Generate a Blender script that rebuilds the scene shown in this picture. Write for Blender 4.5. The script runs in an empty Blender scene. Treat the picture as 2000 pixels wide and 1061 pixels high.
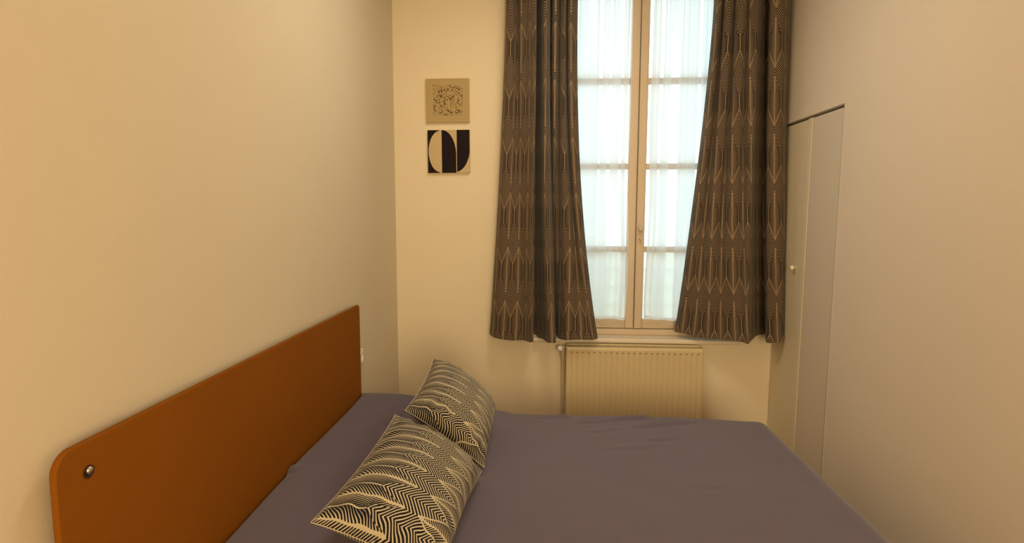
import bpy, bmesh, math, random
from mathutils import Vector, Matrix, noise
PI = math.pi
S = bpy.context.scene
C = S.collection
random.seed(4)

# ------------------------------------------------------------------ camera
def make_camera():
    f, yaw, pit, rol = 1128.4, .0609, .1063, -.0033
    cd = bpy.data.cameras.new('camera'); cam = bpy.data.objects.new('camera', cd); C.objects.link(cam)
    cd.sensor_width = 36; cd.lens = f / 2000 * 36; cd.clip_start = .02
    fw = Vector((-math.sin(yaw) * math.cos(pit), math.cos(yaw) * math.cos(pit), -math.sin(pit)))
    rt = Vector((math.cos(yaw), math.sin(yaw), 0)); up = rt.cross(fw)
    r2 = rt * math.cos(rol) - up * math.sin(rol); u2 = r2.cross(fw)
    M = Matrix((r2, u2, -fw)).transposed().to_4x4(); M.translation = (0, 0, 1.57)
    cam.matrix_world = M
    S.camera = cam
make_camera()

# ------------------------------------------------------------------ light
S.view_settings.view_transform = 'Standard'; S.view_settings.look = 'None'
S.view_settings.gamma = 1; S.view_settings.use_curve_mapping = False
S.view_settings.exposure = 0.0
W = bpy.data.worlds.new('overcast_sky'); S.world = W; W.use_nodes = True
W.node_tree.nodes['Background'].inputs[0].default_value = (.79, .96, 1.0, 1)
W.node_tree.nodes['Background'].inputs[1].default_value = 2.9
def area(name, loc, rot, sx, sy, power, col, portal=False):
    l = bpy.data.lights.new(name, 'AREA'); l.shape = 'RECTANGLE'; l.size = sx; l.size_y = sy
    l.energy = power; l.color = col
    if portal: l.cycles.is_portal = True
    o = bpy.data.objects.new(name, l); C.objects.link(o); o.location = loc; o.rotation_euler = rot
    return o
area('ceiling_lamp', (.1, 2.35, 3.05), (0, 0, 0), .6, .6, 17.5, (1, .86, .66))
area('soft_fill_behind', (.62, -2.1, 1.6), (PI / 2, 0, 0), 1.1, 1.3, 84, (1, .76, .44))  # added soft fill, stands in for light from the unseen rest of the flat
area('window_portal', (.57, 4.06, 1.85), (PI / 2, 0, 0), 1.2, 2.3, 1, (1, 1, 1), True)

# ------------------------------------------------------------------ node maths
class X:
    """a socket or number that can be written into formulas"""
    def __init__(s, t, v): s.t = t; s.v = v
    def op(s, name, *a, clamp=False):
        n = s.t.nodes.new('ShaderNodeMath'); n.operation = name; n.use_clamp = clamp
        for i, q in enumerate((s,) + a):
            q = q.v if isinstance(q, X) else q
            if isinstance(q, (int, float)): n.inputs[i].default_value = q
            else: s.t.links.new(q, n.inputs[i])
        return X(s.t, n.outputs[0])
    def __add__(s, o): return s.op('ADD', o)
    def __sub__(s, o): return s.op('SUBTRACT', o)
    def __rsub__(s, o): return X(s.t, o).op('SUBTRACT', s)
    def __mul__(s, o): return s.op('MULTIPLY', o)
    __rmul__ = __mul__; __radd__ = __add__
    def __truediv__(s, o): return s.op('DIVIDE', o)
    def __lt__(s, o): return s.op('LESS_THAN', o)
    def __gt__(s, o): return s.op('GREATER_THAN', o)
    def abs(s): return s.op('ABSOLUTE')
    def frac(s): return s.op('FRACT')
    def mn(s, o): return s.op('MINIMUM', o)
    def mx(s, o): return s.op('MAXIMUM', o)
    def sqrt(s): return s.op('SQRT')
    def inv(s): return X(s.t, 1.0).op('SUBTRACT', s)
def mix(t, f, a, b):
    n = t.nodes.new('ShaderNodeMix'); n.data_type = 'RGBA'
    for k, q in ((0, f), (6, a), (7, b)):
        q = q.v if isinstance(q, X) else q
        if isinstance(q, (tuple, float, int)):
            n.inputs[k].default_value = (*q, 1) if isinstance(q, tuple) else q
        else: t.links.new(q, n.inputs[k])
    return n.outputs[2]
def mat(name, col=(.8, .8, .8), rough=.6, metal=0, spec=.5, sheen=0):
    m = bpy.data.materials.new(name); m.use_nodes = True
    p = m.node_tree.nodes['Principled BSDF']
    p.inputs['Base Color'].default_value = (*col, 1); p.inputs['Roughness'].default_value = rough
    p.inputs['Metallic'].default_value = metal; p.inputs['Specular IOR Level'].default_value = spec
    p.inputs['Sheen Weight'].default_value = sheen
    return m
def coord(t, kind='Object'):
    return t.nodes.new('ShaderNodeTexCoord').outputs[kind]
def noise_tex(t, scale, detail=3, co=None, rough=.5):
    n = t.nodes.new('ShaderNodeTexNoise'); n.inputs['Scale'].default_value = scale
    n.inputs['Detail'].default_value = detail; n.inputs['Roughness'].default_value = rough
    t.links.new(co or coord(t), n.inputs['Vector']); return X(t, n.outputs[0])
def vary(m, a, b, scale, detail=3):
    t = m.node_tree; f = noise_tex(t, scale, detail)
    t.links.new(mix(t, f, a, b), t.nodes['Principled BSDF'].inputs['Base Color'])
def bump(m, h, strength=.2, dist=.002):
    t = m.node_tree; n = t.nodes.new('ShaderNodeBump'); n.inputs['Strength'].default_value = strength
    n.inputs['Distance'].default_value = dist
    t.links.new(h.v, n.inputs['Height']); t.links.new(n.outputs[0], t.nodes['Principled BSDF'].inputs['Normal'])
def uv(t):
    s = t.nodes.new('ShaderNodeSeparateXYZ'); t.links.new(coord(t, 'UV'), s.inputs[0])
    return X(t, s.outputs[0]), X(t, s.outputs[1])

M = {}
def plaster(name, a, b):
    m = mat(name, a, .85, spec=.25); vary(m, a, b, 1.6, 4)
    t = m.node_tree; bump(m, noise_tex(t, 90, 4) + noise_tex(t, 9, 3) * 2.0, .22, .002); return m
M['wall'] = plaster('cream_plaster', (.71, .635, .485), (.67, .595, .445))
M['wall_back'] = plaster('back_plaster_lightened', (.84, .74, .55), (.80, .70, .51))  # same plaster, colour lightened to make up for dim light on this wall
M['wall_right'] = plaster('daylight_tinted_plaster', (.76, .67, .55), (.72, .63, .51))  # plaster paler and less yellow: the daylight mix is put into the colour
M['ceiling'] = plaster('ceiling_paint', (.8, .76, .68), (.78, .74, .66))
M['door_paint'] = plaster('closet_paint', (.68, .60, .49), (.65, .57, .46))
M['strip_paint'] = mat('strip_paint', (.74, .66, .48), .6)
M['gap'] = mat('gap_shade', (.10, .08, .05), .9)
M['sash'] = mat('cream_window_paint', (.72, .58, .42), .45); vary(M['sash'], (.66, .545, .40), (.60, .485, .345), 6)
M['sill'] = mat('sill_paint', (.78, .68, .54), .35)
M['radiator'] = mat('radiator_enamel', (.72, .60, .38), .38); vary(M['radiator'], (.68, .56, .33), (.64, .52, .30), 5)
M['white'] = mat('white_plastic', (.85, .82, .75), .35)
M['knob'] = mat('cream_knob', (.86, .78, .60), .3)
M['metal'] = mat('steel', (.6, .58, .55), .25, 1)
M['slot'] = mat('slot_shadow', (.22, .17, .09), .9)

def make_floor():
    m = mat('oak_floor', (.3, .17, .08), .4); t = m.node_tree
    s = t.nodes.new('ShaderNodeMapping'); s.inputs['Scale'].default_value = (12, 1, 1)
    t.links.new(coord(t), s.inputs[0]); f = noise_tex(t, 3, 5, s.outputs[0])
    t.links.new(mix(t, f, (.22, .12, .055), (.38, .23, .12)), t.nodes['Principled BSDF'].inputs['Base Color']); return m
M['floor'] = make_floor()

def make_headboard_mat():
    m = mat('tan_suede', (.33, .105, .018), 0.75, spec=.12, sheen=0); t = m.node_tree
    f = noise_tex(t, 2.2, 5); g = noise_tex(t, 260, 2)
    c = mix(t, f, (.245, .078, .0025), (.29, .098, .004))
    c = mix(t, (g - .5) * .5 + .3, c, (.175, .058, .006))
    t.links.new(c, t.nodes['Principled BSDF'].inputs['Base Color'])
    bump(m, noise_tex(t, 320, 3) + noise_tex(t, 12, 3) * .8, .25, .001); return m
M['headboard'] = make_headboard_mat()

def make_cloth():
    m = mat('mauve_grey_cotton', (.13, .10, .11), .9, spec=.15, sheen=.25); t = m.node_tree
    f = noise_tex(t, 2.5, 4); g = noise_tex(t, 420, 2)
    c = mix(t, f, (.142, .117, .172), (.121, .099, .148)); c = mix(t, (g - .5) * .8 + .3, c, (.083, .067, .092))
    t.links.new(c, t.nodes['Principled BSDF'].inputs['Base Color'])
    bump(m, noise_tex(t, 380, 2) + noise_tex(t, 14, 4) * 1.2, .3, .0015); return m
M['cloth'] = make_cloth()
M['mattress'] = mat('mattress_ticking', (.7, .66, .58), .9)
M['frame_wood'] = mat('bed_frame_wood', (.20, .075, .02), .5)

def leaf_print(name, P, T, pa, cream, dark, duty, soft=0.0, edge=.0):
    """herringbone print: interlocking lozenge leaves of chevrons, uv in metres"""
    m = mat(name, cream, .88, spec=.15, sheen=.1); t = m.node_tree
    u, v = uv(t)
    wob = noise_tex(t, 14, 2, coord(t, 'UV')) - .5
    uw = u + wob * .006; vw = v + wob * .006
    a = ((uw / P).frac() - .5).abs()
    b = a.inv() - .5
    q = (vw / T).frac()
    w = (q * 1.27 + .12).mn(.5).mn(((.74 - q) * 1.6).mx(0.0))
    inA = (a - w) < 0.0
    ph = ((vw - a * (1.1 * P)) / pa).frac()
    dA = ph < duty
    ph2 = ((vw - a * (1.3 * P)) / (pa * .78)).frac()
    dB = (ph2 < (b * .9 + duty - .10)) * (b > .03)
    low = q < .30
    dC = (ph2 < (b * 1.2 + duty - .10)) * (b > .045)
    outl = ((a - w).abs() < .028) * (q > .42)
    d = inA * dA + inA.inv() * (low * dC + low.inv() * dB)
    d = d * outl.inv()
    g = noise_tex(t, 300, 2)
    cc = mix(t, g, cream, tuple(x * .82 for x in cream))
    t.links.new(mix(t, d, cc, dark), t.nodes['Principled BSDF'].inputs['Base Color'])
    bump(m, g, .2, .0006)
    return m
M['curtain'] = leaf_print('leaf_print_curtain_dimmed', .083, .331, .0142, (.335, .245, .15), (.020, .015, .015), .60)  # cream darker than on the cushions: weaker light painted into the print
M['cushion'] = leaf_print('leaf_print_cushion', .078, .34, .0128, (.58, .51, .36), (.010, .009, .014), .60)

def make_sheer():
    m = bpy.data.materials.new('white_voile'); m.use_nodes = True; t = m.node_tree; t.nodes.clear()
    o = t.nodes.new('ShaderNodeOutputMaterial'); tr = t.nodes.new('ShaderNodeBsdfTransparent')
    tl = t.nodes.new('ShaderNodeBsdfTranslucent'); tl.inputs[0].default_value = (.97, .98, 1, 1)
    df = t.nodes.new('ShaderNodeBsdfDiffuse'); df.inputs[0].default_value = (.92, .93, .95, 1)
    a = t.nodes.new('ShaderNodeMixShader'); a.inputs[0].default_value = .3
    t.links.new(tl.outputs[0], a.inputs[1]); t.links.new(df.outputs[0], a.inputs[2])
    b = t.nodes.new('ShaderNodeMixShader')
    u, v = uv(t); cb = t.nodes.new('ShaderNodeCombineXYZ'); t.links.new((u * 1.0).v, cb.inputs[0]); t.links.new((v * .02).v, cb.inputs[1])
    n = noise_tex(t, 11, 1, cb.outputs[0])
    dens = ((n - .40) * 4.5).op('ADD', .62, clamp=True).mx(.50).mn(.93)
    t.links.new(dens.v, b.inputs[0]); t.links.new(tr.outputs[0], b.inputs[1]); t.links.new(a.outputs[0], b.inputs[2])
    t.links.new(b.outputs[0], o.inputs[0]); return m
M['sheer'] = make_sheer()
def make_glass():
    m = bpy.data.materials.new('window_glass'); m.use_nodes = True; t = m.node_tree; t.nodes.clear()
    o = t.nodes.new('ShaderNodeOutputMaterial'); tr = t.nodes.new('ShaderNodeBsdfTransparent')
    tr.inputs[0].default_value = (.95, .98, .97, 1)
    g = t.nodes.new('ShaderNodeBsdfGlossy'); g.inputs['Roughness'].default_value = .02
    fr = t.nodes.new('ShaderNodeFresnel'); fr.inputs[0].default_value = 1.45
    x = t.nodes.new('ShaderNodeMixShader'); t.links.new(fr.outputs[0], x.inputs[0])
    t.links.new(tr.outputs[0], x.inputs[1]); t.links.new(g.outputs[0], x.inputs[2]); t.links.new(x.outputs[0], o.inputs[0]); return m
M['glass'] = make_glass()
M['outside'] = mat('white_render_outside', (.92, .94, .93), .8)
M['ground'] = mat('pale_paving', (.55, .55, .52), .9)
M['canvas'] = mat('canvas_side', (.58, .46, .25), .85)

def make_glyphs():
    m = mat('ink_marks_on_linen', (.46, .345, .165), .85, spec=.2); t = m.node_tree; u, v = uv(t)
    def rings(scale, lo, hi, off, nlo):
        mp = t.nodes.new('ShaderNodeMapping'); mp.inputs['Scale'].default_value = (scale, scale * 1.15, 1)
        mp.inputs['Location'].default_value = off; t.links.new(coord(t, 'UV'), mp.inputs[0])
        vo = t.nodes.new('ShaderNodeTexVoronoi'); vo.voronoi_dimensions = '2D'; vo.inputs['Scale'].default_value = 1
        vo.inputs['Randomness'].default_value = .55; t.links.new(mp.outputs[0], vo.inputs['Vector'])
        d = X(t, vo.outputs['Distance']); return (d > lo) * (d < hi) * (noise_tex(t, nlo, 1, mp.outputs[0]) > .50)
    r1 = rings(7.5, .24, .38, (0, 0, 0), 1.2); r2 = rings(12, .32, .46, (3.3, 1.7, 0), 2.0)
    col = (((u * 7.5).frac() - .5).abs() < .46)
    box = (u > .17) * (u < .85) * (v > .16) * (v < .85)
    d = (r1.mx(r2)) * box * col
    g = noise_tex(t, 60, 3, coord(t, 'UV'))
    base = mix(t, g, (.50, .38, .185), (.43, .32, .15))
    t.links.new(mix(t, d, base, (.075, .036, .012)), t.nodes['Principled BSDF'].inputs['Base Color']); return m
def make_arcs():
    m = mat('black_and_cream_arcs', (.6, .48, .26), .75, spec=.2); t = m.node_tree; u, v0 = uv(t)
    v = v0.inv()                                  # downwards
    e1 = (((u - .30) / .28) * ((u - .30) / .28) + ((v - .5) / .485) * ((v - .5) / .485)) > 1.0
    left = (u < .28) * e1
    k = ((v - .60) / .60).mn(0.0)
    mid = (u > .335) * ((u - .345) < (1.0 - k * k).mx(0.0).sqrt() * .335)
    k2 = ((v - .38) / .60).mx(0.0)
    right = (u > .695) * ((u - .665) < (1.0 - k2 * k2).mx(0.0).sqrt() * .345)
    d = left.mx(mid).mx(right)
    g = noise_tex(t, 40, 3, coord(t, 'UV'))
    t.links.new(mix(t, d, mix(t, g, (.62, .49, .27), (.55, .43, .23)), (.012, .006, .008)), t.nodes['Principled BSDF'].inputs['Base Color']); return m
M['glyphs'] = make_glyphs(); M['arcs'] = make_arcs()

# ------------------------------------------------------------------ mesh helpers
def obj(name, bm, m=None, parent=None, smooth=False, bevel=0, mats=None):
    me = bpy.data.meshes.new(name); bmesh.ops.recalc_face_normals(bm, faces=bm.faces) if not smooth == 'keep' else None
    bm.to_mesh(me); bm.free()
    for q in (mats or [m]): me.materials.append(M[q] if isinstance(q, str) else q)
    o = bpy.data.objects.new(name, me); C.objects.link(o)
    if smooth:
        for p in me.polygons: p.use_smooth = True
    if bevel:
        b = o.modifiers.new('bevel', 'BEVEL'); b.width = bevel; b.segments = 3; b.limit_method = 'ANGLE'
        b.harden_normals = False
        for p in me.polygons: p.use_smooth = True
        w = o.modifiers.new('wn', 'WEIGHTED_NORMAL'); w.keep_sharp = True
    if parent: put(o, parent)
    return o
def put(o, parent):
    o.parent = parent; o.matrix_parent_inverse = Matrix.Translation(parent_loc(parent)).inverted()
def parent_loc(p):
    v = Vector(p.location)
    return v
def box(bm, x0, x1, y0, y1, z0, z1, mi=0):
    v = [bm.verts.new(p) for p in ((x0, y0, z0), (x1, y0, z0), (x1, y1, z0), (x0, y1, z0), (x0, y0, z1), (x1, y0, z1), (x1, y1, z1), (x0, y1, z1))]
    for f in ((0, 3, 2, 1), (4, 5, 6, 7), (0, 1, 5, 4), (1, 2, 6, 5), (2, 3, 7, 6), (3, 0, 4, 7)):
        bm.faces.new([v[i] for i in f]).material_index = mi
    return v
def bx(*a, **k):
    bm = bmesh.new(); box(bm, *a, **k); return bm
def lathe(bm, prof, o, axis, n=24):
    """profile (distance along axis, radius) turned round an axis through o"""
    o = Vector(o); ax = Vector(axis).normalized(); e = ax.orthogonal().normalized(); g = ax.cross(e); rings = []
    for d, r in prof:
        rings.append([bm.verts.new(o + ax * d + (e * math.cos(2 * PI * i / n) + g * math.sin(2 * PI * i / n)) * max(r, 1e-5)) for i in range(n)])
    for a, b in zip(rings, rings[1:]):
        for i in range(n): bm.faces.new((a[i], a[(i + 1) % n], b[(i + 1) % n], b[i]))
    bm.faces.new(rings[0]); bm.faces.new(rings[-1][::-1])
def tube(bm, pts, r, n=12):
    pts = [Vector(p) for p in pts]; rings = []; e = None
    for i, p in enumerate(pts):
        d = (pts[min(i + 1, len(pts) - 1)] - pts[max(i - 1, 0)]).normalized()
        e = d.orthogonal().normalized() if e is None else (e - d * e.dot(d)).normalized()
        g = d.cross(e)
        rings.append([bm.verts.new(p + (e * math.cos(2 * PI * k / n) + g * math.sin(2 * PI * k / n)) * r) for k in range(n)])
    for a, b in zip(rings, rings[1:]):
        for i in range(n): bm.faces.new((a[i], a[(i + 1) % n], b[(i + 1) % n], b[i]))
    bm.faces.new(rings[0]); bm.faces.new(rings[-1][::-1])
def empty(name, loc):
    o = bpy.data.objects.new(name, None); C.objects.link(o); o.location = loc; o.empty_display_size = .1; return o
def tag(o, label, cat, group=None):
    o['label'] = label; o['category'] = cat
    if group: o['group'] = group
    return o
def struct(o, label=None):
    o['kind'] = 'structure'
    if label: o['label'] = label
    return o
def sheet(nu, nv, fn, uvf):
    """open cloth grid with uv"""
    bm = bmesh.new(); L = bm.loops.layers.uv.new('UVMap')
    g = [[bm.verts.new(fn(i / nu, j / nv)) for j in range(nv + 1)] for i in range(nu + 1)]
    for i in range(nu):
        for j in range(nv):
            f = bm.faces.new((g[i][j], g[i + 1][j], g[i + 1][j + 1], g[i][j + 1]))
            for lp, (a, b) in zip(f.loops, ((i, j), (i + 1, j), (i + 1, j + 1), (i, j + 1))): lp[L].uv = uvf(a / nu, b / nv)
    return bm

# ------------------------------------------------------------------ room
XL, XR, YB, YF, ZC = -.98, 1.424, 3.70, -2.2, 3.15
WX0, WX1, WZ0, WZ1 = -.04, 1.185, .752, 3.04          # window opening
bm = bmesh.new(); y0, y1 = YB, 4.06
box(bm, XL - .2, WX0, y0, y1, 0, ZC); box(bm, WX1, XR + .2, y0, y1, 0, ZC)
box(bm, WX0, WX1, y0, y1, 0, WZ0 - .03); box(bm, WX0, WX1, y0, y1, WZ1, ZC)
struct(obj('wall_back', bm, 'wall_back'), 'cream plaster wall around the window')
struct(obj('wall_left', bx(XL - .2, XL, YF, YB, 0, ZC), 'wall'), 'bare cream plaster wall behind the headboard')
DY0, DZ = 2.947, 2.083
bm = bmesh.new(); box(bm, XR, XR + .2, YF, DY0, 0, ZC); box(bm, XR, XR + .2, DY0, YB, DZ, ZC); box(bm, XR + .06, XR + .2, DY0, YB, 0, DZ)
struct(obj('wall_right', bm, 'wall_right'), 'plaster wall with a closet door let into it')
struct(obj('wall_front', bx(XL - .2, XR + .2, YF - .2, YF, 0, ZC), 'wall'))
struct(obj('floor', bx(XL - .2, XR + .2, YF - .2, 4.06, -.1, 0), 'floor'))
struct(obj('ceiling', bx(XL - .2, XR + .2, YF - .2, 4.06, ZC, ZC + .1), 'ceiling'))

# closet door set in the right wall
d = struct(empty('door_1', (XR, 3.3, 0)), 'flush closet door in the right wall beside the curtain')
x = XR
obj('gap_shade_backing', bx(x + .030, x + .058, DY0 + .001, YB - .002, .001, DZ - .001), 'gap', d)  # dark-coloured backing that paints the shade in the gaps round the leaves
leaf = obj('door_leaf', bx(x + .004, x + .029, 3.340, 3.694, .012, DZ - .013), 'strip_paint', d, bevel=.002)
obj('door_leaf', bx(x + .003, x + .029, DY0 + .011, 3.280, .012, DZ - .013), 'door_paint', d, bevel=.002)
obj('cover_strip', bx(x + .001, x + .029, 3.285, 3.335, .012, DZ - .010), 'strip_paint', d, bevel=.003)
bm = bmesh.new(); lathe(bm, [(0, .006), (.010, .006), (.013, .012), (.020, .0145), (.027, .012), (.030, .004)], (x + .004, 3.405, 1.243), (-1, 0, 0), 20)
kb = obj('knob', bm, 'knob', leaf, smooth=True); kb['label'] = 'small round cream knob'
# thin lip over the closet door
t_ = struct(obj('trim_1', bx(x - .005, x + .0, DY0 - .012, YB, DZ + .001, DZ + .014), 'wall_right', bevel=.003), 'thin lip above the closet door')
struct(obj('trim_2', bx(x - .001, x, DY0 - .010, DY0 - .001, 0, DZ), 'wall_right', bevel=.002), 'thin upright edge of the closet door')
# sill
struct(obj('trim_3', bx(WX0 - .045, WX1 + .03, 3.652, 3.699, WZ0 - .026, WZ0), 'sill', bevel=.007), 'front nosing of the window sill')
struct(obj('trim_4', bx(WX0, WX1, 3.699, 4.06, WZ0 - .03, WZ0 - .0005), 'sill'), 'painted window sill board')

# ------------------------------------------------------------------ window
w = struct(empty('window_1', (.57, 3.83, WZ0)), 'tall double casement window with four panes in each sash')
YI, YO = 3.80, 3.855                # room side and outer side of sashes
bm = bmesh.new()
box(bm, WX0, WX0 + .045, YI - .012, YO + .03, WZ0, WZ1); box(bm, WX1 - .045, WX1, YI - .012, YO + .03, WZ0, WZ1)
box(bm, WX0 + .045, WX1 - .045, YI - .012, YO + .03, WZ0, WZ0 + .038); box(bm, WX0 + .045, WX1 - .045, YI - .012, YO + .03, WZ1 - .03, WZ1)
obj('window_frame', bm, 'sash', w, bevel=.004)
SEAM = .5735
def sash(xa, xb, inner):
    z0, z1 = WZ0 + .041, WZ1 - .034
    s = bmesh.new(); st = .055
    for a, b in ((xa, xa + st), (xb - st, xb)): box(s, a, b, YI, YO, z0, z1)
    box(s, xa + st, xb - st, YI, YO, z0, z0 + .062); box(s, xa + st, xb - st, YI, YO, z1 - .07, z1)
    so = obj('sash', s, 'sash', w, bevel=.006)
    bars = [z0 + .062]
    for k in range(3):
        zc = 2.386 - (2 - k) * .5345 if k < 3 else 0
        obj('muntin', bx(xa + st, xb - st, YI + .008, YO - .008, zc - .019, zc + .019), 'sash', so, bevel=.006)
        bars += [zc - .019, zc + .019]
    bars.append(z1 - .07)
    for k in range(4):
        obj('pane', bx(xa + st, xb - st, YI + .026, YI + .029, bars[2 * k], bars[2 * k + 1]), 'glass', so)
    return so
sash(WX0 + .048, SEAM - .0015, 'r')
s2 = sash(SEAM + .0015, WX1 - .048, 'l')
# covering bead that carries the seam, and the catch
obj('meeting_bead', bx(SEAM + .001, SEAM + .046, YI - .016, YI, WZ0 + .043, WZ1 - .036), 'sash', w, bevel=.005)
bm = bmesh.new()
box(bm, SEAM + .014, SEAM + .034, YI - .021, YI - .016, 1.36, 1.50)
lathe(bm, [(0, .007), (.012, .007), (.017, .016), (.028, .017), (.034, .009)], (SEAM + .024, YI - .02, 1.45), (0, -1, 0), 16)
lathe(bm, [(0, .006), (.03, .006), (.034, .003)], (SEAM + .024, YI - .02, 1.385), (0, -1, 0), 12)
o = obj('window_catch', bm, 'sash', w, smooth=False, bevel=.0015); o['label'] = 'small painted catch knob on the meeting stile'

# voile panels hanging on the sashes
def voile(x0, x1, ztop, zbot, seed, label):
    ph = [random.uniform(0, 6.28) for _ in range(8)]
    def fn(s, v):
        z = ztop + (zbot - ztop) * v
        gather = math.exp(-v * 6)
        xx = x0 + (x1 - x0) * s
        edge = .010 * math.sin(z * 5.5 + seed) * v
        xx += edge * (1 if s > .5 else -1) * abs(s - .5) * 2
        a = .010 * math.sin(s * 6.28 * 3.2 + ph[0] + .4 * v) + .006 * math.sin(s * 6.28 * 7 + ph[1] + v) * (1 - .5 * v)
        a += gather * .012 * math.sin(s * 6.28 * 17 + ph[2])
        xx += .006 * math.sin(s * 6.28 * 3.2 + ph[0] + 1.5)
        z2 = z + (v > .999) * 0
        z2 += v * (.006 * math.sin(s * 6.28 * 1.5 + ph[3]) + .004 * math.sin(s * 6.28 * 4 + ph[4]))
        return (xx, 3.766 + a * .7, z2)
    bm = sheet(150, 60, fn, lambda s, v: (s * (x1 - x0) * 1.6 + seed * 3.1, v * 2.0))
    o = obj('sheer_curtain', bm, 'sheer', smooth='keep'); tag(o, label, 'curtain', 'voile panels on the window sashes')
    # hem band and rod
    hz = [(fn(i / 60, 1)) for i in range(61)]
    b = bmesh.new()
    for (p, q) in zip(hz, hz[1:]):
        v = [b.verts.new((p[0], p[1] - .0015, p[2])), b.verts.new((q[0], q[1] - .0015, q[2])), b.verts.new((q[0], q[1] - .0015, q[2] + .018)), b.verts.new((p[0], p[1] - .0015, p[2] + .018))]
        b.faces.new(v)
    bmesh.ops.remove_doubles(b, verts=b.verts, dist=.0001)
    h = obj('hem', b, 'sheer', smooth='keep'); h.parent = o
    r = bmesh.new(); tube(r, [(x0 - .012, 3.766, ztop - .006), (x1 + .012, 3.766, ztop - .006)], .004, 10)
    for xx in (x0 - .008, x1 + .008): tube(r, [(xx, 3.766, ztop - .006), (xx, 3.7995, ztop - .006)], .003, 8)
    rr = obj('rod', r, 'metal', smooth=True); rr.parent = o
    return o
voile(.015, .522, 2.965, .858, 1.0, 'white see-through voile panel on the left window sash')
voile(.640, 1.12, 2.965, .862, 2.3, 'white see-through voile panel on the right window sash')

# ------------------------------------------------------------------ outside
struct(obj('ground', bx(-6, 7, 4.06, 14, -.1, 0), 'ground'))
f = empty('board_fence', (.6, 4.9, 0))
tag(f, 'pale horizontal-board screen outside, seen faintly through the voile', 'fence')
for xx in (-.9, .745, 2.1): obj('post', bx(xx - .04, xx + .04, 4.93, 5.0, 0, 1.22), 'outside', f, bevel=.004)
for k in range(8):
    bm = bmesh.new(); vv = box(bm, -.95, 2.15, 4.885, 4.912, .02 + k * .152, .02 + k * .152 + .154)
    for q in vv[4:]: q.co.y += .022
    for q in vv: q.co.y += .0
    obj('slat', bm, 'outside', f, bevel=.003)

# ------------------------------------------------------------------ printed curtains
def catmull(P, n):
    out = []
    m = len(P) - 1
    for i in range(n + 1):
        t = i / n * m; k = min(int(t), m - 1); t -= k
        p = [Vector(P[max(0, min(m, k + d))]) for d in (-1, 0, 1, 2)]
        out.append(.5 * ((2 * p[1]) + (-p[0] + p[2]) * t + (2 * p[0] - 5 * p[1] + 4 * p[2] - p[3]) * t * t + (-p[0] + 3 * p[1] - 3 * p[2] + p[3]) * t ** 3))
    return out
def curtain(name, bot, top, zb, z0, e0, e1, uvf, label, seed, uoff):
    n = 300; nv = 90; ZT = 3.06; ZF = 2.80
    B = catmull(bot, n); T = catmull(top, n)
    arc = [0]
    for p, q in zip(B, B[1:]): arc.append(arc[-1] + (q - p).length)
    arT = [0]
    for p, q in zip(T, T[1:]): arT.append(arT[-1] + (q - p).length)
    def uu(s, z):
        h = max(0, min(1, (ZF - z) / (ZF - zb))); k = h ** (e0 + (e1 - e0) * s); i = round(s * n)
        return arT[i] * arc[-1] / arT[-1] * (1 - k) + arc[i] * k + uoff
    def fn(s, v):
        i = round(s * n); z = ZT + (zb - ZT) * v
        h = max(0, min(1, (ZF - z) / (ZF - zb)))
        k = h ** (e0 + (e1 - e0) * s)
        # folds sharpen towards the heading
        p = T[i].lerp(B[i], k)
        y = p.y; x = p.x
        w = noise.noise((s * 9 + seed, z * 1.3, seed)) * .010 * h + noise.noise((s * 26 + seed, z * 2.2, 5)) * .004
        y += w; x += noise.noise((s * 5, z * 1.1, seed + 9)) * .006 * math.sin(PI * s)
        y = min(y, 3.692 if x < WX0 or x > WX1 else 3.74); x = min(x, XR - .010)
        zz = z + v ** 6 * .006 * math.sin(s * 21 + seed)
        return (x, y, zz)
    bm = sheet(n, nv, fn, lambda s, v: (uu(s, ZT + (zb - ZT) * v), uvf(ZT + (zb - ZT) * v)))
    o = obj(name, bm, 'curtain', smooth='keep'); so = o.modifiers.new('thick', 'SOLIDIFY'); so.thickness = .0025; so.offset = 0
    # bottom hem: a slightly proud folded band with a stitched groove
    def fh(s, v):
        p = fn(s, 1); q = fn(s, .975); a = Vector(p).lerp(Vector(q), v)
        s2 = min(s + 1 / n, 1); s1 = max(s - 1 / n, 0)
        tx = Vector(fn(s2, 1)) - Vector(fn(s1, 1)); nrm = Vector((tx.y, -tx.x, 0)).normalized()
        return a + nrm * (.0022 * math.sin(PI * v) + .0013)
    bh = sheet(n, 4, fh, lambda s, v: (arc[round(s * n)] + uoff, uvf(zb + v * .025 * (ZT - zb))))
    h = obj('hem', bh, 'curtain', smooth='keep'); h.parent = o
    return tag(o, label, 'curtain', 'leaf-print curtains')
def LB(px, y): return ((-.353 + (px - 958) * .670 / 210) * y / 3.55, y, 0)
def LT(px, y): return ((-.257 + (px - 985) * .421 / 140) * y / 3.55, y, 0)
bot = [(958, 3.62), (964, 3.57), (980, 3.53), (1005, 3.515), (1024, 3.52), (1036, 3.44), (1042, 3.45), (1037, 3.58), (1040, 3.68), (1046, 3.69), (1055, 3.62), (1064, 3.53), (1071, 3.43), (1079, 3.42), (1087, 3.44), (1082, 3.58), (1087, 3.69), (1091, 3.64), (1095, 3.56), (1110, 3.51), (1130, 3.515), (1147, 3.52), (1160, 3.545), (1168, 3.60)]
top = [(985, 3.62), (988, 3.56), (1000, 3.55), (1008, 3.60), (1014, 3.56), (1026, 3.535), (1038, 3.46), (1044, 3.47), (1039, 3.62), (1043, 3.69), (1050, 3.61), (1057, 3.49), (1063, 3.46), (1071, 3.55), (1071, 3.64), (1076, 3.64), (1077, 3.55), (1085, 3.54), (1090, 3.62), (1094, 3.55), (1101, 3.54), (1104, 3.64), (1109, 3.55), (1125, 3.60)]
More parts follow.
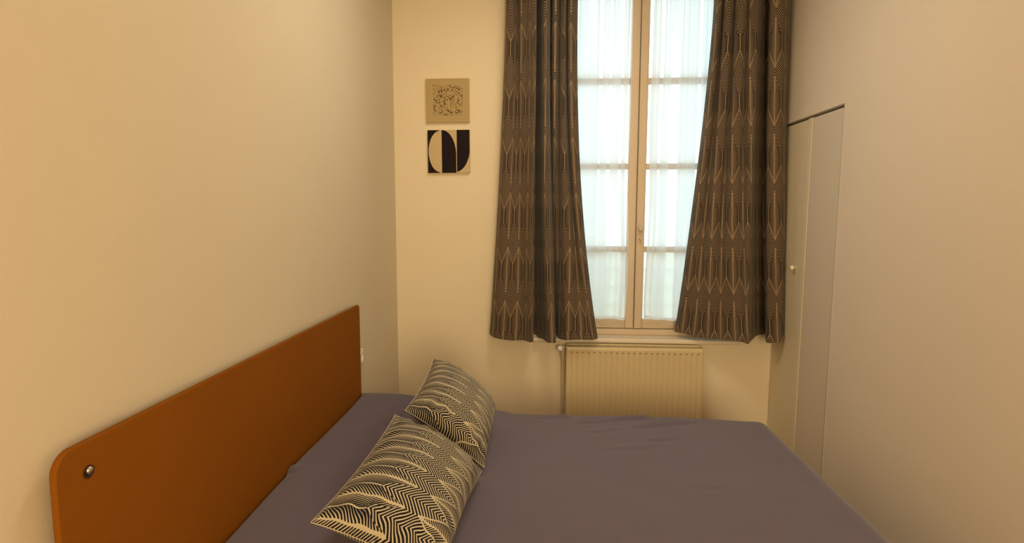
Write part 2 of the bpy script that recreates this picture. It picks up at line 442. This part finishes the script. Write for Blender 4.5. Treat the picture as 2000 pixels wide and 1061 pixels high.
curtain('window_curtain', [LB(*p) for p in bot], [LT(*p) for p in top], .770, 0, 1.4, 2.3, lambda z: 1.485 - z + 3.31,
        'brown and beige leaf-print curtain left of the window, chevrons pointing up', 2.0, .031)
def RB(px, y): return ((.848 + (px - 1327) * .3255 / 105) * y / 3.55 + (-.0) , y, 0)
def RT(px, y): return ((.960 + (px - 1395) * .412 / 143) * y / 3.55, y, 0)
bot = [(1308, 3.735), (1318, 3.69), (1330, 3.67), (1345, 3.63), (1360, 3.61), (1375, 3.585), (1390, 3.56), (1405, 3.53), (1420, 3.505), (1438, 3.48), (1449, 3.45), (1452, 3.46), (1455, 3.52), (1460, 3.58), (1468, 3.65), (1480, 3.695), (1489, 3.66), (1485, 3.58), (1487, 3.51), (1494, 3.49), (1507, 3.485), (1519, 3.49), (1526, 3.53), (1530, 3.60)]
top = [(1391, 3.67), (1397, 3.62), (1404, 3.60), (1409, 3.66), (1414, 3.585), (1425, 3.57), (1431, 3.62), (1437, 3.56), (1450, 3.545), (1457, 3.59), (1463, 3.55), (1472, 3.535), (1477, 3.52), (1479, 3.57), (1483, 3.62), (1488, 3.67), (1496, 3.695), (1504, 3.65), (1500, 3.59), (1502, 3.55), (1508, 3.53), (1522, 3.52), (1532, 3.55), (1540, 3.62)]
curtain('window_curtain', [RB(*p) for p in bot], [RT(*p) for p in top], .785, 0, 1.35, 1.5, lambda z: z - 1.92 + 3.31,
        'brown and beige leaf-print curtain right of the window, chevrons pointing down', 7.0, .02)
r = empty('curtain_rod', (.55, 3.6, 3.08)); tag(r, 'dark metal curtain rod above the window', 'curtain rod')
bm = bmesh.new(); tube(bm, [(-.45, 3.60, 3.085), (1.39, 3.60, 3.085)], .011, 16); obj('pole', bm, 'frame_wood', r, smooth=True)
for xx in (-.38, .57, 1.36):
    bm = bmesh.new(); tube(bm, [(xx, 3.60, 3.085), (xx, 3.66, 3.085), (xx, 3.699, 3.085)], .006, 10); box(bm, xx - .012, xx + .012, 3.692, 3.70, 3.05, 3.12)
    obj('bracket', bm, 'frame_wood', r)

# ------------------------------------------------------------------ radiator
rd = empty('radiator', (.55, 3.62, .12)); tag(rd, 'cream panel radiator with fluted front below the window', 'radiator')
RX0, RX1, RZ0, RZ1, RY = .126, .977, .12, .715, 3.58
N = 23; pit = (RX1 - RX0 - .03) / N
bm = bmesh.new()
def rf(s, v):
    xx = RX0 + (RX1 - RX0) * s; z = RZ0 + (RZ1 - RZ0) * v
    a = ((xx - RX0 - .015) / pit) % 1.0
    m_ = 1 if RZ0 + .035 < z < RZ1 - .036 and RX0 + .015 < xx < RX1 - .015 else 0
    g = max(0, 1 - abs(a - .5) / .22) * .0035 * m_
    rr = .008; e = max(0, rr - min(xx - RX0, RX1 - xx)) / rr; e2 = max(0, rr - min(z - RZ0, RZ1 - z)) / rr
    return (xx, RY + g + .006 * (e * e + e2 * e2), z)
obj('front_panel', sheet(460, 60, rf, lambda s, v: (s, v)), 'radiator', rd, smooth='keep')
bm = bmesh.new()
for k in range(N):
    xx = RX0 + .015 + (k + .5) * pit; box(bm, xx - .0075, xx + .0075, RY - .0004, RY + .004, .6775, .6815)
o = obj('slot_row', bm, 'slot', rd); o['label'] = 'row of small dark slots'; o['kind'] = 'stuff'
obj('back_panel', bx(RX0 + .01, RX1 - .01, 3.655, 3.664, RZ0, RZ1 + .005), 'radiator', rd, bevel=.003)
for xx in (RX0, RX1 - .004): obj('side_panel', bx(xx, xx + .004, RY + .003, 3.664, RZ0 + .02, RZ1 + .002), 'radiator', rd, bevel=.001)
bm = bmesh.new(); z = RZ1 - .006
box(bm, RX0 + .004, RX1 - .004, RY + .003, RY + .011, z, z + .004); box(bm, RX0 + .004, RX1 - .004, 3.645, 3.655, z, z + .008)
k = RX0 + .01
while k < RX1 - .01: box(bm, k, k + .004, RY + .009, 3.646, z, z + .003); k += .0085
o = obj('top_grille', bm, 'radiator', rd); o['kind'] = 'stuff'
bm = bmesh.new()
for k in range(16): xx = RX0 + .03 + k * .052; box(bm, xx, xx + .003, RY + .008, 3.65, RZ0 + .03, RZ1 - .03)
o = obj('convector_fins', bm, 'radiator', rd); o['kind'] = 'stuff'
bm = bmesh.new()
lathe(bm, [(0, .009), (.012, .010), (.014, .016), (.030, .018), (.040, .017), (.044, .010)], (.088, 3.625, .700), (0, -1, 0), 20)
v = obj('valve', bm, 'white', rd, smooth=True, bevel=0); v['label'] = 'round white valve head'
bm = bmesh.new(); tube(bm, [(.088, 3.625, .700), (.090, 3.655, .69), (.104, 3.672, .60), (.106, 3.672, .3), (.106, 3.672, .001)], .006, 10); tube(bm, [(.088, 3.63, .698), (.128, 3.63, .698)], .008, 10)
obj('pipe', bm, 'radiator', rd, smooth=True)
for xx in (.3, .8): obj('wall_bracket', bx(xx - .015, xx + .015, 3.664, 3.6995, .2, .66), 'radiator', rd)

# ------------------------------------------------------------------ pictures
def picture(x0, x1, z0, z1, m, label, tilt):
    t = empty('canvas_picture', ((x0 + x1) / 2, 3.69, (z0 + z1) / 2)); tag(t, label, 'picture', 'square canvases beside the window')
    obj('canvas', bx(x0, x1, 3.682, 3.699, z0, z1), 'canvas', t, bevel=.002)
    bm = bmesh.new(); L = bm.loops.layers.uv.new('UVMap')
    e = .0008; vs = [bm.verts.new(p) for p in ((x0 + e, 3.6812, z0 + e), (x1 - e, 3.6812, z0 + e), (x1 - e, 3.6812, z1 - e), (x0 + e, 3.6812, z1 - e))]
    fc = bm.faces.new(vs)
    for lp, c in zip(fc.loops, ((0, 0), (1, 0), (1, 1), (0, 1))): lp[L].uv = c
    obj('painting', bm, m, t, smooth='keep'); t.rotation_euler = (0, tilt, 0)
picture(-.770, -.496, 2.115, 2.385, 'glyphs', 'upper small tan canvas covered in rows of brown ink rings', -.006)
picture(-.762, -.494, 1.802, 2.070, 'arcs', 'lower small canvas with black and cream curved shapes', -.006)

# ------------------------------------------------------------------ wall socket behind the headboard
s = empty('wall_socket', (XL, 2.93, .8)); tag(s, 'small white socket on the left wall half hidden behind headboard', 'socket')
obj('plate', bx(XL + .0005, XL + .010, 2.880, 2.955, .762, .838), 'white', s, bevel=.003)
bm = bmesh.new(); lathe(bm, [(0, .026), (.004, .025), (.004, .021), (.0005, .020)], (XL + .0095, 2.917, .80), (1, 0, 0), 24)
obj('outlet', bm, 'white', s, smooth=False)

# ------------------------------------------------------------------ bed
BX0, BX1, BY0, BY1, BZ = -.931, 1.105, 1.21, 2.865, .552
bed = empty('bed', (.08, 2.04, 0)); tag(bed, 'double bed with a tall tan brown headboard against the left wall', 'bed')
def rounded(y0, y1, z0, z1, rn, rf_):
    pts = [(y0, z0), (y1, z0)]
    for k in range(9): a = k / 8 * PI / 2; pts.append((y1 - rf_ + rf_ * math.cos(a), z1 - rf_ + rf_ * math.sin(a)))
    for k in range(9): a = PI / 2 + k / 8 * PI / 2; pts.append((y0 + rn + rn * math.cos(a), z1 - rn + rn * math.sin(a)))
    return pts
bm = bmesh.new(); pr = rounded(1.004, 2.813, .16, 1.096, .045, .022)
a = [bm.verts.new((-.9375, y, z)) for y, z in pr]; b = [bm.verts.new((-.9525, y, z)) for y, z in pr]
bm.faces.new(a); bm.faces.new(b[::-1])
for i in range(len(pr)): bm.faces.new((a[i], b[i], b[(i + 1) % len(pr)], a[(i + 1) % len(pr)]))
hb = obj('headboard', bm, 'headboard', bed, bevel=.004); hb['label'] = 'tan brown padded headboard panel'
M['bolt_hole'] = mat('bolt_hole', (.035, .012, .01), .6)
for yy, zz, sc in ((1.082, 1.032, 1.0), (2.745, 1.036, .4)):
    bm = bmesh.new(); lathe(bm, [(0, .0135 * sc), (.0018, .0135 * sc), (.0018, .010 * sc), (.0005, .009 * sc)], (-.9375, yy, zz), (1, 0, 0), 24)
    obj('spacer', bx(-.9795, -.953, yy - .02, yy + .02, zz - .02, zz + .02), 'frame_wood', hb)
    hc = obj('bolt_hole_shade', bm, 'bolt_hole', hb)  # dark ring painted for the shade in the hole round the bolt
    bm = bmesh.new(); lathe(bm, [(0, .0085 * sc), (.004 * sc, .0085 * sc), (.007 * sc, .006 * sc), (.0085 * sc, .001)], (-.9372, yy, zz + .003), (1, 0, 0), 20)
    bo = obj('bolt', bm, 'metal', hb, smooth=True); bo['label'] = 'domed metal bolt head'
obj('bed_frame', bx(-.93, 1.06, 1.26, 2.82, .16, .30), 'frame_wood', bed, bevel=.006)
obj('mattress', bx(-.925, 1.065, 1.25, 2.825, .302, .50), 'mattress', bed, bevel=.04)
for xx in (-.86, .98):
    for yy in (1.33, 2.75): obj('leg', bx(xx - .03, xx + .03, yy - .03, yy + .03, 0, .16), 'frame_wood', bed, bevel=.004)

def sm(a, b, x):
    t = max(0, min(1, (x - a) / (b - a))); return t * t * (3 - 2 * t)
ridges = [(.30, 2.76, .62, 2.83, .0050, .012), (.36, 2.66, .78, 2.78, .0045, .014), (.10, 2.70, .42, 2.79, .003, .012), (.42, 2.52, .62, 2.56, .003, .014),
          (.15, 2.60, .40, 2.66, .002, .016), (-.1, 2.75, .25, 2.84, .003, .011), (.52, 2.10, .70, 2.10, .0022, .010), (.2, 2.42, .52, 2.47, .002, .02), (-.85, 1.55, -.60, 1.95, .003, .02), (-.80, 2.3, -.62, 2.7, .003, .03)]
def top_z(x, y):
    z = BZ + .078 * (1 - sm(-.92, -.12, x)) * (1 - .35 * sm(2.0, 1.4, y)) if False else BZ
    hd = 1 - sm(-.80, -.10, x)
    z += .082 * hd - .020 * hd * (1 - sm(1.2, 1.9, y))
    z -= .012 * sm(.6, 1.1, x) * sm(2.2, 2.85, y)
    z += noise.noise((x * 1.6, y * 1.6, 3)) * .008 + noise.noise((x * 6, y * 6, 1)) * .0022
    # small step where the pillow cover ends by the far side
    z += .010 * (1 - sm(-.22, -.16, x)) * sm(2.6, 2.85, y)
    for x0, y0, x1, y1, h, w in ridges:
        d = Vector((x1 - x0, y1 - y0)); L = d.length; d /= L; q = Vector((x - x0, y - y0)); t = q.dot(d) / L
        if -.2 < t < 1.2:
            n_ = q.x * -d.y + q.y * d.x + .008 * math.sin(t * 4)
            h *= 1.7; z += h * math.exp(-(n_ / w) ** 2) * math.exp(-((t - .5) / .38) ** 4) - .5 * h * math.exp(-((n_ + w * 1.9) / w) ** 2) * math.exp(-((t - .5) / .38) ** 4)
    return z
def cover(s, v):
    R = .075; drop = .36
    e = drop + R * PI / 2 - R
    x = BX0 + (BX1 - BX0 + e) * s; y = (BY0 - e) + (BY1 - BY0 + 2 * e) * v
    cx = min(x, BX1 - R); cy = max(BY0 + R, min(BY1 - R, y)); dx, dy = x - cx, y - cy
    dd = math.hypot(dx, dy); z = top_z(cx, cy)
    if dd < 1e-6: 
        k = 1 - sm(0, .018, x - BX0); z -= .012 * k * k
        # notch by the headboard where the tucked sheet corner shows
        z += .010 * math.exp(-((y - 1.965) / .02) ** 2) * (1 - sm(0, .05, x - BX0)) - .012 * (1 - sm(1.93, 1.96, y)) * (1 - sm(0, .06, x - BX0))
        return (x, y, z)
    dm = min(dd, drop + R * PI / 2 - R); ux, uy = dx / dd, dy / dd
    if dm < R * PI / 2:
        th = dm / R; o_ = R * math.sin(th); z -= R * (1 - math.cos(th))
    else:
        dn = dm - R * PI / 2; o_ = R + .010 * dn / drop + .010 * (dn / drop) * math.sin((cx + cy * 1.3) * 24); z -= R + dn
    return (cx + ux * o_, cy + uy * o_, z)
bm = sheet(330, 300, cover, lambda s, v: (s * 2.2, v * 2))
bmesh.ops.remove_doubles(bm, verts=bm.verts, dist=.0002)
bc = obj('bedspread', bm, 'cloth', smooth='keep'); tag(bc, 'plain mauve-grey cotton bedspread drawn over the whole bed', 'bedspread')
so = bc.modifiers.new('thick', 'SOLIDIFY'); so.thickness = .004; so.offset = -1

# ------------------------------------------------------------------ cushions
def cushion(A, B_, C_, D, thick, uvo, label, seed):
    """A,B upper edge (far, near), C,D lower edge (far, near)"""
    A, B_, C_, D = map(Vector, (A, B_, C_, D)); nu, nv = 84, 56
    nrm = ((B_ - A).cross(C_ - A)).normalized()
    if nrm.z < 0: nrm = -nrm
    L, H = .62, .41
    def pt(s, v, side):
        # s from far to near, v from upper to lower edge
        ins = .030
        ss = s + (s - .5) * -2 * ins * (math.sin(PI * v) ** .8) * abs(2 * s - 1) ** 2
        vv = v + (v - .5) * -2 * ins * 1.3 * (math.sin(PI * s) ** .8) * abs(2 * v - 1) ** 2
        p = A.lerp(B_, ss).lerp(C_.lerp(D, ss), vv)
        a, b = 1 - abs(2 * s - 1) ** 2.4, 1 - abs(2 * v - 1) ** 2.4
        puff = (max(a, 0) ** .55) * (max(b, 0) ** .55)
        wr = 0
        ed = min(s, 1 - s, v, 1 - v)
        cr = math.exp(-((ed - .07) / .07) ** 2)
        wr += cr * .0065 * math.sin(s * 46 + seed) * (1 if min(v, 1 - v) < min(s, 1 - s) else .2)
        wr += cr * .006 * math.sin(v * 38 + seed * 2) * (1 if min(s, 1 - s) < min(v, 1 - v) else .2)
        wr += noise.noise((s * 5, v * 4, seed)) * .008
        t = (thick * (.5 if side > 0 else .5) * puff + wr * min(1, puff * 2.2)) if side > 0 else -(thick * .30 * puff)
        return p + nrm * t
    bm = bmesh.new(); Lr = bm.loops.layers.uv.new('UVMap')
    for side in (1, -1):
        g = [[bm.verts.new(pt(i / nu, j / nv, side)) for j in range(nv + 1)] for i in range(nu + 1)]
        for i in range(nu):
            for j in range(nv):
                q = ((i, j), (i + 1, j), (i + 1, j + 1), (i, j + 1))
                if side < 0: q = q[::-1]
                f_ = bm.faces.new([g[a_][b_] for a_, b_ in q])
                for lp, (a_, b_) in zip(f_.loops, q): lp[Lr].uv = (a_ / nu * L + uvo[0], b_ / nv * H + uvo[1])
    bmesh.ops.remove_doubles(bm, verts=bm.verts, dist=.0003)
    root = obj('cushion', bm, 'cushion', smooth=True)
    tag(root, label, 'cushion', 'leaf-print cushions on the bed')
    # sewn seam welt round the edge
    ring = [pt(i / 60, 0, 1) for i in range(60)] + [pt(1, j / 40, 1) for j in range(40)] + [pt(1 - i / 60, 1, 1) for i in range(60)] + [pt(0, 1 - j / 40, 1) for j in range(40)]
    b2 = bmesh.new(); tube(b2, ring + [ring[0]], .0016, 6)
    wt = obj('seam', b2, 'cushion', smooth=True); wt.parent = root
    return root
cushion((-.556, 2.045, .815), (-.618, 1.415, .745), (-.235, 2.055, .600), (-.275, 1.42, .590), .25, (.015, .23), 'nearer zigzag leaf-print cushion, cut off by the bottom of the photo', 1.3)
cushion((-.528, 2.625, .875), (-.540, 2.125, .802), (-.235, 2.60, .640), (-.232, 2.105, .590), .23, (.31, .25), 'farther zigzag leaf-print cushion, tilted up before the back wall', 4.1)
